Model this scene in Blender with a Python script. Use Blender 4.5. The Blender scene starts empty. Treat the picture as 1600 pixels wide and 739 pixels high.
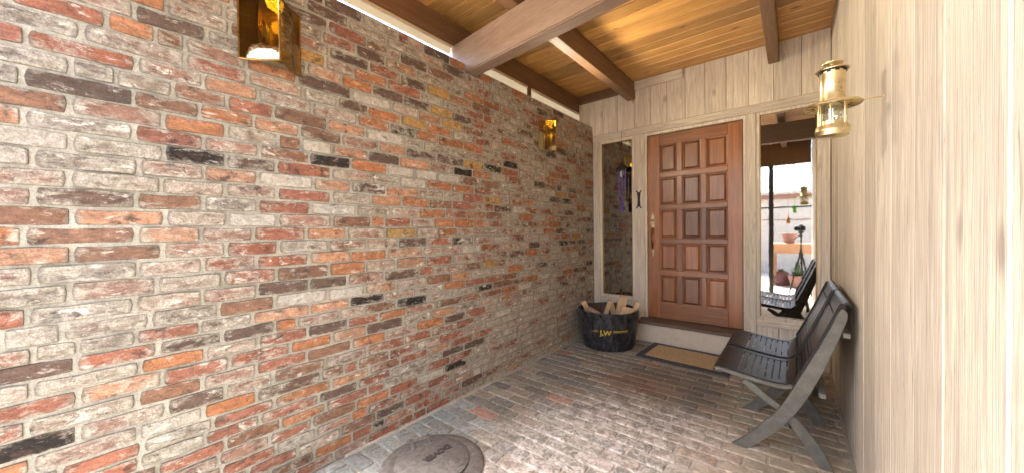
import bpy, bmesh, math, random
from mathutils import Vector, Matrix, noise
random.seed(7)
S = bpy.context.scene
COL = S.collection
R = math.radians

# ------------------------------------------------------------------ camera, sky, sun, exposure
CX, CH, D = 1.983, 1.260, 4.0875            # camera X, eye height, distance to the entry wall
r = Vector((0.77536197, 0.63140973, -0.01164339))
u = Vector((0.00082101, 0.01742931, 0.99984776))
f = Vector((-0.63151654, 0.77525349, -0.01299563))
cam = bpy.data.cameras.new('camera')
cam.sensor_width = 36
cam.lens = 541.26 / 1600 * 36
cam.clip_start = 0.01
cam.clip_end = 400
co = bpy.data.objects.new('camera', cam)
m = Matrix((r, u, -f)).transposed().to_4x4()
m.translation = Vector((CX, 0, CH))
co.matrix_world = m
COL.objects.link(co)
S.camera = co

SUN_EL, SUN_AZ = 63, 200                     # degrees; azimuth clockwise from +Y
w = bpy.data.worlds.new('World')
S.world = w
w.use_nodes = True
nt = w.node_tree
sky = nt.nodes.new('ShaderNodeTexSky')
sky.sky_type = 'NISHITA'
sky.sun_disc = False
sky.sun_elevation = R(SUN_EL)
sky.sun_rotation = R(SUN_AZ)
sky.air_density = 1.0
sky.dust_density = 4.0
sky.ozone_density = 1.0
bg = nt.nodes['Background']
bg.inputs[1].default_value = 0.15
nt.links.new(sky.outputs[0], bg.inputs[0])
sun = bpy.data.lights.new('sun', 'SUN')
sun.energy = 3.2
sun.angle = R(14)
sun.color = (1.0, 0.975, 0.94)
so = bpy.data.objects.new('sun', sun)
az, el = R(SUN_AZ), R(SUN_EL)
dv = Vector((math.sin(az) * math.cos(el), math.cos(az) * math.cos(el), math.sin(el)))
so.rotation_euler = dv.to_track_quat('Z', 'Y').to_euler()
so.location = (1, -4, 6)
COL.objects.link(so)
S.view_settings.view_transform = 'Standard'
S.view_settings.look = 'None'
S.view_settings.gamma = 1
S.view_settings.exposure = 3.35
S.cycles.use_denoising = True
S.cycles.max_bounces = 14
S.cycles.diffuse_bounces = 8
S.cycles.glossy_bounces = 5
S.cycles.transparent_max_bounces = 14
S.cycles.sample_clamp_indirect = 6
S.cycles.caustics_reflective = False
S.cycles.caustics_refractive = False

# ------------------------------------------------------------------ helpers
def tag(o, label=None, cat=None, group=None, kind=None):
    if label: o['label'] = label
    if cat: o['category'] = cat
    if group: o['group'] = group
    if kind: o['kind'] = kind
    return o

def empty(name, loc=(0, 0, 0), rz=0, label=None, cat=None, group=None):
    o = bpy.data.objects.new(name, None)
    COL.objects.link(o)
    o.location = loc
    o.rotation_euler = (0, 0, rz)
    o.empty_display_size = .1
    return tag(o, label, cat, group)

def link(name, me, parent=None, loc=None):
    o = bpy.data.objects.new(name, me)
    COL.objects.link(o)
    if parent: o.parent = parent
    if loc is not None: o.location = loc
    return o

class G:
    """collects shapes, builds one mesh object"""
    def __init__(s): s.bm = bmesh.new()
    def box(s, a, b, bev=0.0):
        x0, y0, z0 = [min(p, q) for p, q in zip(a, b)]
        x1, y1, z1 = [max(p, q) for p, q in zip(a, b)]
        t = bmesh.new()
        vs = [t.verts.new(c) for c in ((x0,y0,z0),(x1,y0,z0),(x1,y1,z0),(x0,y1,z0),(x0,y0,z1),(x1,y0,z1),(x1,y1,z1),(x0,y1,z1))]
        for q in ((0,3,2,1),(4,5,6,7),(0,1,5,4),(1,2,6,5),(2,3,7,6),(3,0,4,7)): t.faces.new([vs[i] for i in q])
        if bev: bmesh.ops.bevel(t, geom=t.edges[:], offset=bev, segments=1, affect='EDGES')
        s._merge(t); return s
    def _merge(s, t, M=None):
        if M is not None: bmesh.ops.transform(t, matrix=M, verts=t.verts[:])
        me = bpy.data.meshes.new('t'); t.to_mesh(me); t.free()
        s.bm.from_mesh(me); bpy.data.meshes.remove(me)
    def obox(s, c, size, M, bev=0.0):
        """box of size, rotated by 3x3 M, at c"""
        g = G(); h = [q / 2 for q in size]
        g.box([-q for q in h], h, bev)
        T = M.to_4x4(); T.translation = Vector(c)
        s._merge(g.bm, T); return s
    def prism(s, pts, plane, a, b, bev=0.0):
        """2D outline extruded between a and b. plane 'xz' (along y), 'yz' (along x), 'xy' (along z)"""
        P = {'xz': lambda p, t: (p[0], t, p[1]), 'yz': lambda p, t: (t, p[0], p[1]), 'xy': lambda p, t: (p[0], p[1], t)}[plane]
        t = bmesh.new()
        A = [t.verts.new(P(p, a)) for p in pts]; B = [t.verts.new(P(p, b)) for p in pts]
        t.faces.new(A); t.faces.new(B[::-1])
        n = len(pts)
        for i in range(n): t.faces.new((A[i], B[i], B[(i + 1) % n], A[(i + 1) % n]))
        bmesh.ops.recalc_face_normals(t, faces=t.faces[:])
        if bev:
            ed = [e for e in t.edges if not (abs(e.calc_face_angle(0)) < .5)]
            bmesh.ops.bevel(t, geom=ed, offset=bev, segments=2, affect='EDGES')
        s._merge(t); return s
    def lathe(s, prof, c, n=32, a0=0, a1=2 * math.pi):
        t = bmesh.new(); rings = []
        full = abs(a1 - a0 - 2 * math.pi) < 1e-6
        k = n if full else n + 1
        for (rr, z) in prof:
            rings.append([t.verts.new((c[0] + rr * math.cos(a0 + (a1 - a0) * i / n), c[1] + rr * math.sin(a0 + (a1 - a0) * i / n), c[2] + z)) for i in range(k)])
        for A, B in zip(rings, rings[1:]):
            for i in range(n):
                j = (i + 1) % k
                t.faces.new((A[i], A[j], B[j], B[i]))
        bmesh.ops.remove_doubles(t, verts=t.verts[:], dist=1e-6)
        bmesh.ops.recalc_face_normals(t, faces=t.faces[:])
        s._merge(t); return s
    def tube(s, pts, rad, n=8):
        pts = [Vector(p) for p in pts]
        rs = rad if isinstance(rad, (list, tuple)) else [rad] * len(pts)
        t = bmesh.new(); rings = []
        for i, p in enumerate(pts):
            d = (pts[min(i + 1, len(pts) - 1)] - pts[max(i - 1, 0)]).normalized()
            a = d.cross(Vector((0, 0, 1)));
            if a.length < 1e-3: a = d.cross(Vector((1, 0, 0)))
            a.normalize(); b = d.cross(a)
            rings.append([t.verts.new(p + (a * math.cos(2*math.pi*k/n) + b * math.sin(2*math.pi*k/n)) * rs[i]) for k in range(n)])
        for A, B in zip(rings, rings[1:]):
            for k in range(n): t.faces.new((A[k], A[(k+1) % n], B[(k+1) % n], B[k]))
        t.faces.new(rings[0]); t.faces.new(rings[-1][::-1])
        bmesh.ops.recalc_face_normals(t, faces=t.faces[:])
        s._merge(t); return s
    def build(s, name, mat, parent=None, loc=None, smooth=False):
        me = bpy.data.meshes.new(name); s.bm.to_mesh(me); s.bm.free()
        me.materials.append(mat)
        if smooth:
            me.polygons.foreach_set('use_smooth', [True] * len(me.polygons))
            try: me.set_sharp_from_angle(angle=R(38))
            except Exception: pass
        return link(name, me, parent, loc)

def text_mesh(txt, size, bold=0.0):
    cu = bpy.data.curves.new('t', 'FONT'); cu.body = txt; cu.size = size
    cu.align_x = 'CENTER'; cu.align_y = 'CENTER'; cu.extrude = size * .06; cu.offset = bold; cu.resolution_u = 3
    o = bpy.data.objects.new('t', cu); COL.objects.link(o)
    bpy.context.view_layer.update()
    dg = bpy.context.evaluated_depsgraph_get()
    me = bpy.data.meshes.new_from_object(o.evaluated_get(dg))
    bpy.data.objects.remove(o); bpy.data.curves.remove(cu)
    return me

# ------------------------------------------------------------------ materials
class N:
    def __init__(s, name):
        s.m = bpy.data.materials.new(name); s.m.use_nodes = True
        s.t = s.m.node_tree; s.b = s.t.nodes['Principled BSDF']; s.out = s.t.nodes['Material Output']
    def n(s, ty, **k):
        x = s.t.nodes.new(ty)
        for a, v in k.items(): setattr(x, a, v)
        return x
    def l(s, a, b): s.t.links.new(a, b)
    def val(s, x, sock):
        if isinstance(x, (int, float)): sock.default_value = x
        elif isinstance(x, (tuple, list)): sock.default_value = (*x, 1) if len(x) == 3 and len(sock.default_value) == 4 else x
        else: s.l(x, sock)
    def math(s, op, a, b=0, clamp=False, c=None):
        x = s.n('ShaderNodeMath', operation=op, use_clamp=clamp); s.val(a, x.inputs[0]); s.val(b, x.inputs[1])
        if c is not None: s.val(c, x.inputs[2])
        return x.outputs[0]
    def vmath(s, op, a, b=(0, 0, 0)):
        x = s.n('ShaderNodeVectorMath', operation=op); s.val(a, x.inputs[0]); s.val(b, x.inputs[1]); return x.outputs[0] if op != 'LENGTH' and op != 'DISTANCE' else x.outputs[1]
    def xyz(s, v):
        x = s.n('ShaderNodeCombineXYZ')
        for i in range(3): s.l(v, x.inputs[i])
        return x.outputs[0]
    def pos(s): return s.n('ShaderNodeNewGeometry').outputs['Position']
    def noise(s, v, scale, detail=5, rough=.55, dist=0.0):
        x = s.n('ShaderNodeTexNoise'); s.l(v, x.inputs['Vector'])
        x.inputs['Scale'].default_value = scale; x.inputs['Detail'].default_value = detail
        x.inputs['Roughness'].default_value = rough; x.inputs['Distortion'].default_value = dist
        return x.outputs['Fac']
    def mapr(s, v, a, b, c=0.0, d=1.0):
        x = s.n('ShaderNodeMapRange'); x.clamp = True
        s.val(v, x.inputs[0]); s.val(a, x.inputs[1]); s.val(b, x.inputs[2]); s.val(c, x.inputs[3]); s.val(d, x.inputs[4]); return x.outputs[0]
    def mix(s, fac, a, b, mode='MIX'):
        x = s.n('ShaderNodeMix', data_type='RGBA', blend_type=mode)
        s.val(fac, x.inputs[0]); s.val(a, x.inputs[6]); s.val(b, x.inputs[7]); return x.outputs[2]
    def scale(s, v, sc):
        x = s.n('ShaderNodeMapping'); s.l(v, x.inputs[0]); x.inputs['Scale'].default_value = sc; return x.outputs[0]
    def bump(s, h, strength=.5, dist=.01, normal=None):
        x = s.n('ShaderNodeBump'); x.inputs['Strength'].default_value = strength; x.inputs['Distance'].default_value = dist
        s.l(h, x.inputs['Height'])
        if normal is not None: s.l(normal, x.inputs['Normal'])
        s.l(x.outputs[0], s.b.inputs['Normal']); return x.outputs[0]
    def fin(s, col, rough=.7, metal=0, spec=None):
        s.val(col, s.b.inputs['Base Color']); s.val(rough, s.b.inputs['Roughness']); s.val(metal, s.b.inputs['Metallic'])
        if spec is not None: s.b.inputs['Specular IOR Level'].default_value = spec
        return s.m

def tinted(a):
    """object colour plus vertex colour 'tint' (only one of them is ever non-zero)"""
    oi = a.n('ShaderNodeObjectInfo'); at = a.n('ShaderNodeAttribute', attribute_name='tint', attribute_type='GEOMETRY')
    c = a.vmath('ADD', oi.outputs['Color'], at.outputs['Color'])
    aw = a.n('ShaderNodeAttribute', attribute_name='wash', attribute_type='GEOMETRY')
    al = a.math('ADD', oi.outputs['Alpha'], aw.outputs['Fac'])
    return c, al

def mat_brick():
    a = N('old_brick'); p = a.pos(); c, wash = tinted(a)
    ps = a.scale(p, (1, .55, 1.25)); big = a.noise(ps, 11, 5, .62, .3); med = a.noise(ps, 38, 8, .72, .35); fine = a.noise(p, 150, 5, .7)
    p2 = a.vmath('ADD', p, (7.3, 2.1, 4.4))
    soot = a.noise(p2, 15, 8, .70, .3)
    v = a.math('MULTIPLY', fine, 1.1); v = a.math('ADD', v, .45)
    v2 = a.mapr(med, .3, .7, .55, 1.4); v = a.math('MULTIPLY', v, v2)
    base = a.vmath('MULTIPLY', c, a.xyz(v))
    # hue drift inside a brick
    base = a.mix(a.mapr(a.noise(p2, 22, 4, .6, 1.2), .5, .72, 0, .55), base, (.16, .085, .06))
    dk = a.mapr(soot, .55, .66, 0, .85)
    base = a.mix(dk, base, (.05, .04, .034))
    # lime wash and mortar smears
    q = a.math('ADD', a.math('MULTIPLY', med, .55), a.math('MULTIPLY', big, .45))
    eg = a.n('ShaderNodeAttribute', attribute_name='edge', attribute_type='GEOMETRY').outputs['Fac']
    q = a.math('ADD', q, a.mapr(eg, .6, 1.0, 0, .09))
    th = a.math('SUBTRACT', .695, a.math('MULTIPLY', wash, .34))
    wm = a.mapr(a.math('SUBTRACT', q, th), -.04, .07, 0, 1)
    wm = a.math('MULTIPLY', wm, a.mapr(fine, .35, .6, .35, .95))
    wc = a.mix(a.mapr(a.noise(p2, 26, 6, .7, 1.2), .38, .62), (.67, .61, .50), (.36, .325, .25))
    base = a.mix(wm, base, wc)
    fk = a.mapr(a.noise(a.vmath('ADD', ps, (5.1, 3.3, 9.2)), 19, 8, .74, .35), .575, .63, 0, 1)
    fk = a.math('MULTIPLY', fk, a.mapr(wash, .1, .6, .25, .95))
    base = a.mix(fk, base, (.78, .73, .62))
    sk = a.mapr(a.noise(a.vmath('ADD', ps, (1.1, 6.3, 2.2)), 24, 8, .74, .3), .60, .66, 0, .8)
    base = a.mix(sk, base, (.06, .05, .042))
    ol = a.math('MULTIPLY', a.mapr(eg, .90, .985, 0, .62), a.mapr(big, .35, .6, .5, 1))  # dark rim: joint-edge shade and gathered dirt put into the brick colour
    base = a.mix(ol, base, (.10, .095, .07))
    pits = a.mapr(a.noise(p2, 230, 3, .6), .30, .40, .55, 1)
    base = a.vmath('MULTIPLY', base, a.xyz(pits))
    h = a.math('ADD', a.math('MULTIPLY', med, 1.0), a.math('MULTIPLY', fine, .45)); h = a.math('ADD', h, a.math('MULTIPLY', wm, .25))
    a.bump(h, 1.0, .009)
    return a.fin(base, .86, spec=.3)

def mat_mortar():
    a = N('lime_mortar'); p = a.pos()
    n1 = a.noise(p, 12, 6, .6, .5); n2 = a.noise(p, 120, 5, .7)
    c = a.mix(a.mapr(n1, .35, .65), (.33, .315, .25), (.52, .475, .39))
    c = a.mix(a.mapr(n2, .42, .72, .0, .7), c, (.17, .155, .12))
    a.bump(a.math('ADD', n1, a.math('MULTIPLY', n2, .6)), .8, .006)
    return a.fin(c, .95, spec=.2)

def blob(a, p, cx, cy, rx, ry, soft, nz, wob=.55):
    d = a.vmath('MULTIPLY', a.vmath('SUBTRACT', p, (cx, cy, 0)), (1 / rx, 1 / ry, 0))
    L = a.vmath('LENGTH', d)
    L = a.math('ADD', L, a.math('MULTIPLY', a.math('SUBTRACT', nz, .5), wob * 2))
    return a.mapr(L, 1 + soft, 1 - soft, 0, 1)

def mat_paver(name='paving_brick', joint=False):
    a = N(name); p = a.pos(); c, wash = tinted(a)
    c = a.vmath('MULTIPLY', c, (1.10, 1.20, 1.16))
    if joint: c = (.22, .185, .15)
    big = a.noise(p, 5, 5, .6, .5); med = a.noise(p, 34, 6, .65, .8); fine = a.noise(p, 170, 5, .7)
    if not joint:
        v = a.math('MULTIPLY', a.mapr(med, .3, .7, .5, 1.4), a.mapr(fine, .2, .8, .6, 1.4))
        base = a.vmath('MULTIPLY', c, a.xyz(v))
    else:
        base = a.mix(a.mapr(med, .35, .65), (.32, .29, .245), (.56, .50, .42))
    # brown polished patch in front of the mat, tan strip under the chairs with its lit look put into the colour
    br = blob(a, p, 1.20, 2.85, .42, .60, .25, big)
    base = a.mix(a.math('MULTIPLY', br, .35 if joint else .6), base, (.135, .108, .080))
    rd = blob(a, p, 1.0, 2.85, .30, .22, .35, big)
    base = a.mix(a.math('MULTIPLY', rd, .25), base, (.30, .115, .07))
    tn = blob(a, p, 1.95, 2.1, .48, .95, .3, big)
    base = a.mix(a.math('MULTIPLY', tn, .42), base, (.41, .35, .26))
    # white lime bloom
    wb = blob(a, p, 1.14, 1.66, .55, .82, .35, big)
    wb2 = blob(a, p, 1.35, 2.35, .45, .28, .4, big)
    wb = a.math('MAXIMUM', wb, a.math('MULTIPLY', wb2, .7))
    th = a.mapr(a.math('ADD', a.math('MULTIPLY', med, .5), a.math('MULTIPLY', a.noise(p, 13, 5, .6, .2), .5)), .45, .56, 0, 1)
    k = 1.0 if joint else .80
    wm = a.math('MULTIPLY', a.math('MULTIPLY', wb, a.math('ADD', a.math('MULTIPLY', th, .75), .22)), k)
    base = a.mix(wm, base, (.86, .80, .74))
    # loose lime specks elsewhere
    sp = a.mapr(a.noise(a.vmath('ADD', p, (3, 8, 1)), 20, 6, .7, 1.0), .62, .72, 0, .45)
    base = a.mix(sp, base, (.46, .40, .34))
    a.bump(a.math('ADD', med, a.math('MULTIPLY', fine, .5)), 1.0, .009)
    return a.fin(base, a.mapr(med, .3, .7, .45, .85), spec=.35)

def mat_wood(name, c1, c2, c3, axis, rough=.5, knots=.6, grain=1.0, bump=.3, coat=0, vary=.35):
    a = N(name); p = a.pos()
    oi = a.n('ShaderNodeObjectInfo'); off = a.n('ShaderNodeCombineXYZ')
    for i, k in enumerate((31, 17, 23)): a.l(a.math('MULTIPLY', oi.outputs['Random'], k), off.inputs[i])
    v = a.vmath('ADD', p, off.outputs[0])
    sc = [16 * grain] * 3; sc[axis] = 1.1
    n1 = a.noise(a.scale(v, sc), 1.0, 6, .6, 1.6)
    sc2 = [120 * grain] * 3; sc2[axis] = 3.5
    n2 = a.noise(a.scale(v, sc2), 1.0, 5, .65, .3)
    n3 = a.noise(v, 2.5, 3)
    c = a.mix(a.mapr(n1, .33, .67), c1, c2)
    c = a.mix(a.math('MULTIPLY', a.mapr(n2, .45, .75), .55), c, c3)
    c = a.mix(a.mapr(n3, .35, .7, 0, .3), c, c3)
    b = a.mapr(oi.outputs['Random'], 0, 1, 1 - vary, 1 + vary * .6)
    cc = a.n('ShaderNodeCombineXYZ')
    for i in range(3): a.l(b, cc.inputs[i])
    c = a.vmath('MULTIPLY', c, cc.outputs[0])
    if knots:
        s3 = [6.5] * 3; s3[axis] = 2.6
        vo = a.n('ShaderNodeTexVoronoi'); a.l(a.scale(v, s3), vo.inputs['Vector']); vo.inputs['Scale'].default_value = 1
        k = a.mapr(vo.outputs['Distance'], .05, .12, knots, 0)
        c = a.mix(k, c, tuple(q * .35 for q in c3))
    a.bump(a.math('ADD', n2, a.math('MULTIPLY', n1, .5)), bump, .003)
    m_ = a.fin(c, a.mapr(n2, .3, .7, rough - .08, rough + .12))
    if coat: a.b.inputs['Coat Weight'].default_value = coat; a.b.inputs['Coat Roughness'].default_value = .25
    return m_

def mat_siding(name, axis, kk=1.0):
    """grey-white bleached rough-sawn boards, grain along axis"""
    a = N(name); p = a.pos()
    oi = a.n('ShaderNodeObjectInfo'); off = a.n('ShaderNodeCombineXYZ')
    for i, k in enumerate((31, 17, 23)): a.l(a.math('MULTIPLY', oi.outputs['Random'], k), off.inputs[i])
    v = a.vmath('ADD', p, off.outputs[0])
    sc = [34] * 3; sc[axis] = 1.6
    n1 = a.noise(a.scale(v, sc), 1, 7, .62, 2.2)
    sc2 = [190] * 3; sc2[axis] = 5
    n2 = a.noise(a.scale(v, sc2), 1, 4, .6, .2)
    n3 = a.noise(v, 3.2, 4)
    c = a.mix(a.mapr(n1, .36, .62), tuple(.43 + (1 - kk) * .16 - q for q in (0, .06, .13)), (.80, .73, .60))
    c = a.mix(a.mapr(n3, .35, .7, 0, .55), c, (.58, .50, .41))
    sc3 = [60] * 3; sc3[axis] = 7
    cr = a.mapr(a.noise(a.scale(v, sc3), 1, 4, .6, .6), .62, .70, 0, .6 * kk)
    c = a.mix(cr, c, (.13, .10, .08))
    c = a.mix(a.mapr(n2, .5, .75, 0, .45 * kk), c, (.28, .22, .165))
    b = a.mapr(oi.outputs['Random'], 0, 1, .86, 1.1)
    cc = a.n('ShaderNodeCombineXYZ')
    for i in range(3): a.l(b, cc.inputs[i])
    c = a.vmath('MULTIPLY', c, cc.outputs[0])
    s3 = [5.2] * 3; s3[axis] = 2.2
    vo = a.n('ShaderNodeTexVoronoi'); a.l(a.scale(v, s3), vo.inputs['Vector']); vo.inputs['Scale'].default_value = 1
    k = a.mapr(vo.outputs['Distance'], .05, .13, .55, 0)
    c = a.mix(k, c, (.20, .15, .115))
    a.bump(a.math('ADD', a.math('MULTIPLY', n1, .8), a.math('SUBTRACT', n2, cr)), .9 * kk, .006)
    return a.fin(c, .85, spec=.2)

def mat_plain(name, col, rough=.5, metal=0, var=.25, sc=30, bump=.15, spec=None, dust=0, stretch=None):
    a = N(name); p = a.pos()
    if stretch: p = a.scale(p, stretch)
    n1 = a.noise(p, sc, 6, .65, .4); n2 = a.noise(p, sc * 6, 4, .7)
    dark = tuple(q * (1 - var) for q in col); lite = tuple(min(1, q * (1 + var)) for q in col)
    c = a.mix(a.mapr(n1, .35, .65), dark, lite)
    if dust: c = a.mix(a.mapr(a.math('ADD', a.math('MULTIPLY', n1, .6), a.math('MULTIPLY', n2, .4)), .5, .62, 0, dust), c, (.34, .31, .27))
    a.bump(a.math('ADD', n1, a.math('MULTIPLY', n2, .5)), bump, .003)
    return a.fin(c, a.mapr(n1, .3, .7, max(.03, rough - .1), rough + .12), metal, spec)

def mat_pane(name, tint, mirror, ripple=0, gloss_tint=(1, 1, 1)):
    a = N(name); t = a.t
    tr = a.n('ShaderNodeBsdfTransparent'); tr.inputs[0].default_value = (*tint, 1)
    gl = a.n('ShaderNodeBsdfGlossy'); gl.inputs['Roughness'].default_value = .012; gl.inputs[0].default_value = (*gloss_tint, 1)
    mx = a.n('ShaderNodeMixShader')
    lw = a.n('ShaderNodeLayerWeight'); lw.inputs[0].default_value = .35
    a.l(a.mapr(lw.outputs['Fresnel'], 0, 1, mirror, min(1, mirror + .45)), mx.inputs[0])
    a.l(tr.outputs[0], mx.inputs[1]); a.l(gl.outputs[0], mx.inputs[2]); a.l(mx.outputs[0], a.out.inputs[0])
    if ripple:
        b = a.n('ShaderNodeBump'); b.inputs['Strength'].default_value = ripple; b.inputs['Distance'].default_value = .01
        a.l(a.noise(a.pos(), 38, 3, .5), b.inputs['Height']); a.l(b.outputs[0], gl.inputs['Normal'])
    t.nodes.remove(a.b)
    return a.m

def mat_emit(name, col, st):
    a = N(name); a.b.inputs['Emission Color'].default_value = (*col, 1); a.b.inputs['Emission Strength'].default_value = st
    return a.fin(col, .6)

def mat_frosted():
    a = N('frosted_glass'); tl = a.n('ShaderNodeBsdfTranslucent'); tl.inputs[0].default_value = (.62, .58, .48, 1)
    df = a.n('ShaderNodeBsdfDiffuse'); df.inputs[0].default_value = (.70, .62, .48, 1)
    mx = a.n('ShaderNodeMixShader'); mx.inputs[0].default_value = .5
    a.l(tl.outputs[0], mx.inputs[1]); a.l(df.outputs[0], mx.inputs[2]); a.l(mx.outputs[0], a.out.inputs[0]); a.t.nodes.remove(a.b)
    return a.m

M = dict(
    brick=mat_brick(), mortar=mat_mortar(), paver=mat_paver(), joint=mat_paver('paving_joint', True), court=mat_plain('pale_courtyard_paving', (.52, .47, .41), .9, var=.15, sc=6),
    ceiling=mat_wood('varnished_pine', (.60, .335, .095), (.42, .205, .053), (.22, .095, .026), 0, .42, .85, coat=.15),
    beam=mat_wood('brown_stained_timber', (.16, .085, .040), (.23, .13, .064), (.085, .042, .02), 1, .5, .25, vary=.15),
    bigbeam=mat_wood('grey_brown_stained_beam', (.22, .145, .10), (.29, .195, .14), (.14, .085, .055), 0, .55, .2, vary=.1),
    siding_v=mat_siding('bleached_siding', 2, .45), siding_h=mat_siding('bleached_trim', 0, .45), siding_s=mat_siding('rough_side_siding', 2, .6),
    door_v=mat_wood('red_brown_door_wood', (.21, .076, .026), (.37, .145, .050), (.12, .038, .014), 2, .34, 0, coat=.4, vary=.42),
    door_h=mat_wood('red_brown_door_rail', (.24, .09, .032), (.37, .145, .052), (.13, .045, .017), 0, .36, 0, coat=.35, vary=.2),
    sill=mat_wood('dark_worn_sill', (.13, .08, .055), (.21, .145, .105), (.05, .03, .02), 0, .55, 0),
    cream=mat_plain('cream_board', (.62, .53, .38), .55, var=.08, sc=8),
    riser=mat_plain('cream_step_paint', (.60, .53, .42), .6, var=.12, sc=9, bump=.3, dust=.3),
    brass=mat_plain('aged_brass', (.74, .62, .36), .34, 1, var=.15, sc=30, bump=.05),
    dkbrass=mat_plain('dark_brass', (.30, .19, .06), .35, 1, var=.3, sc=40),
    black=mat_plain('black_gloss_paint', (.014, .0145, .0135), .38, var=.3, sc=60, bump=.05, dust=.05, spec=.35),
    grey=mat_plain('grey_green_paint', (.115, .115, .10), .38, var=.14, sc=22, bump=.2, dust=.12),
    rod=mat_plain('pale_grey_rail', (.15, .148, .13), .5),
    tub=mat_plain('black_tub_paint', (.020, .022, .028), .34, var=.6, sc=26, bump=.5, dust=.16, stretch=(1, 1, .5)),
    tubin=mat_plain('tub_inside', (.085, .05, .032), .7, var=.4, sc=20, stretch=(1, 1, .3)),
    yellow=mat_plain('yellow_paint', (.55, .41, .035), .5, var=.12),
    scrap=mat_wood('sawn_softwood', (.62, .43, .25), (.74, .56, .36), (.42, .26, .13), 2, .7, .3, vary=.25),
    coir=mat_plain('coir', (.46, .34, .19), .95, var=.35, sc=160, bump=1.0, spec=.1),
    rubber=mat_plain('navy_rubber', (.035, .042, .062), .6, var=.4, sc=60, bump=.6, dust=.25),
    iron=mat_plain('cast_iron', (.145, .132, .12), .55, .2, var=.3, sc=40, bump=.5, dust=.12),
    letter_iron=mat_plain('worn_dark_iron', (.055, .047, .042), .5, .2), dkiron=mat_plain('black_iron', (.02, .018, .017), .45, .4),
    amber=mat_pane('amber_glass', (.50, .41, .13), .28, .03, (1, .86, .55)),
    clear=mat_pane('lantern_glass', (.93, .95, .93), .10),
    mirror=mat_pane('window_glass', (.80, .80, .76), .34, .004),
    frosted=mat_frosted(),
    dark=mat_plain('dark_interior', (.035, .028, .022), .8),
    purple=mat_plain('purple_enamel', (.085, .048, .22), .3),
    postdk=mat_plain('dark_bronze_frame', (.055, .052, .05), .45, .3),
    stucco=mat_plain('pale_stucco', (.50, .46, .40), .9, var=.1, sc=14, bump=.5),
    fascia=mat_plain('brown_fascia', (.26, .13, .09), .6),
    planter=mat_wood('orange_planter_wood', (.46, .22, .10), (.55, .30, .15), (.25, .11, .05), 0, .6, .3),
    terracotta=mat_plain('terracotta', (.33, .17, .125), .8), green=mat_plain('green_bottle_glass', (.12, .45, .04), .1),
    orange=mat_plain('orange_glass', (.5, .24, .07), .2), leaf=mat_plain('leaf_green', (.06, .11, .035), .6),
    rubberblack=mat_plain('camera_plastic', (.02, .02, .02), .5), cloth=mat_plain('red_brown_cloth', (.17, .08, .065), .9),
    bulb=mat_emit('lit_bulb', (1, .78, .45), .05), bluegrey=mat_plain('blue_grey_cloth', (.16, .19, .25), .9),
)

def seen(P):
    """(x, y) picture coordinates in 0..1600 x 0..739 and depth of a point, to find which bricks show largest"""
    d = Vector(P) - Vector((CX, 0, CH)); z = d.dot(f)
    if z < .05: return None
    return 800 + 541.26 * d.dot(r) / z, 369.5 - 541.26 * d.dot(u) / z, z

# ------------------------------------------------------------------ brick parts shared by the wall and the floor
def piece_mesh(name, mat, plane, n=12, seed=0, crown=.0015, jit=.035, rim=.03):
    """one worn brick face of size 1 x 1 (outline jittered), 14 mm deep; plane 'yz' faces +X, 'xy' faces +Z"""
    rg = random.Random(seed); pts = []
    base = [(-.5, -.5), (-.17, -.5), (.17, -.5), (.5, -.5), (.5, 0), (.5, .5), (.17, .5), (-.17, .5), (-.5, .5), (-.5, 0)]
    out = []
    for i, (a, b) in enumerate(base):
        ja, jb = rg.uniform(-jit, jit) * .35, rg.uniform(-jit, jit)
        if abs(a) == .5 and abs(b) == .5:
            out.append((a * .985 + ja * .4, (b * (.80 + rg.uniform(-.08, .08)))))
            k = (a * (.955 + rg.uniform(-.02, .01)), b + jb * .7)
            out.insert(len(out) - 1, k) if (i in (3, 8)) else out.append(k)
        else: out.append((a + ja * .5, b + jb))
    # order by angle in a stretched frame so the loop stays simple
    out.sort(key=lambda q: math.atan2(q[1] * 1.0, q[0] * 1.0))
    v = []; F = []
    k = len(out)
    for (a, b) in out: v.append((a * 1.01, b * 1.04, -.012))
    for (a, b) in out: v.append((a, b, -.0025))
    for (a, b) in out: v.append((a * (1 - rim * .5), b * (1 - rim * 2.6), crown * rg.uniform(.0, 1)))
    v.append((rg.uniform(-.1, .1), 0, crown + .0006))
    for i in range(k):
        j = (i + 1) % k
        F.append((i, j, k + j, k + i)); F.append((k + i, k + j, 2 * k + j, 2 * k + i)); F.append((2 * k + i, 2 * k + j, 3 * k))
    if plane == 'yz': v = [(c, a, b) for a, b, c in v]
    me = bpy.data.meshes.new(name); me.from_pydata(v, [], F); me.update()
    me.polygons.foreach_set('use_smooth', [False] * len(me.polygons))
    me.attributes.new('edge', 'FLOAT', 'POINT').data.foreach_set('value', [1.0] * (3 * k) + [0.0])
    me.materials.append(mat)
    return me

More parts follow.
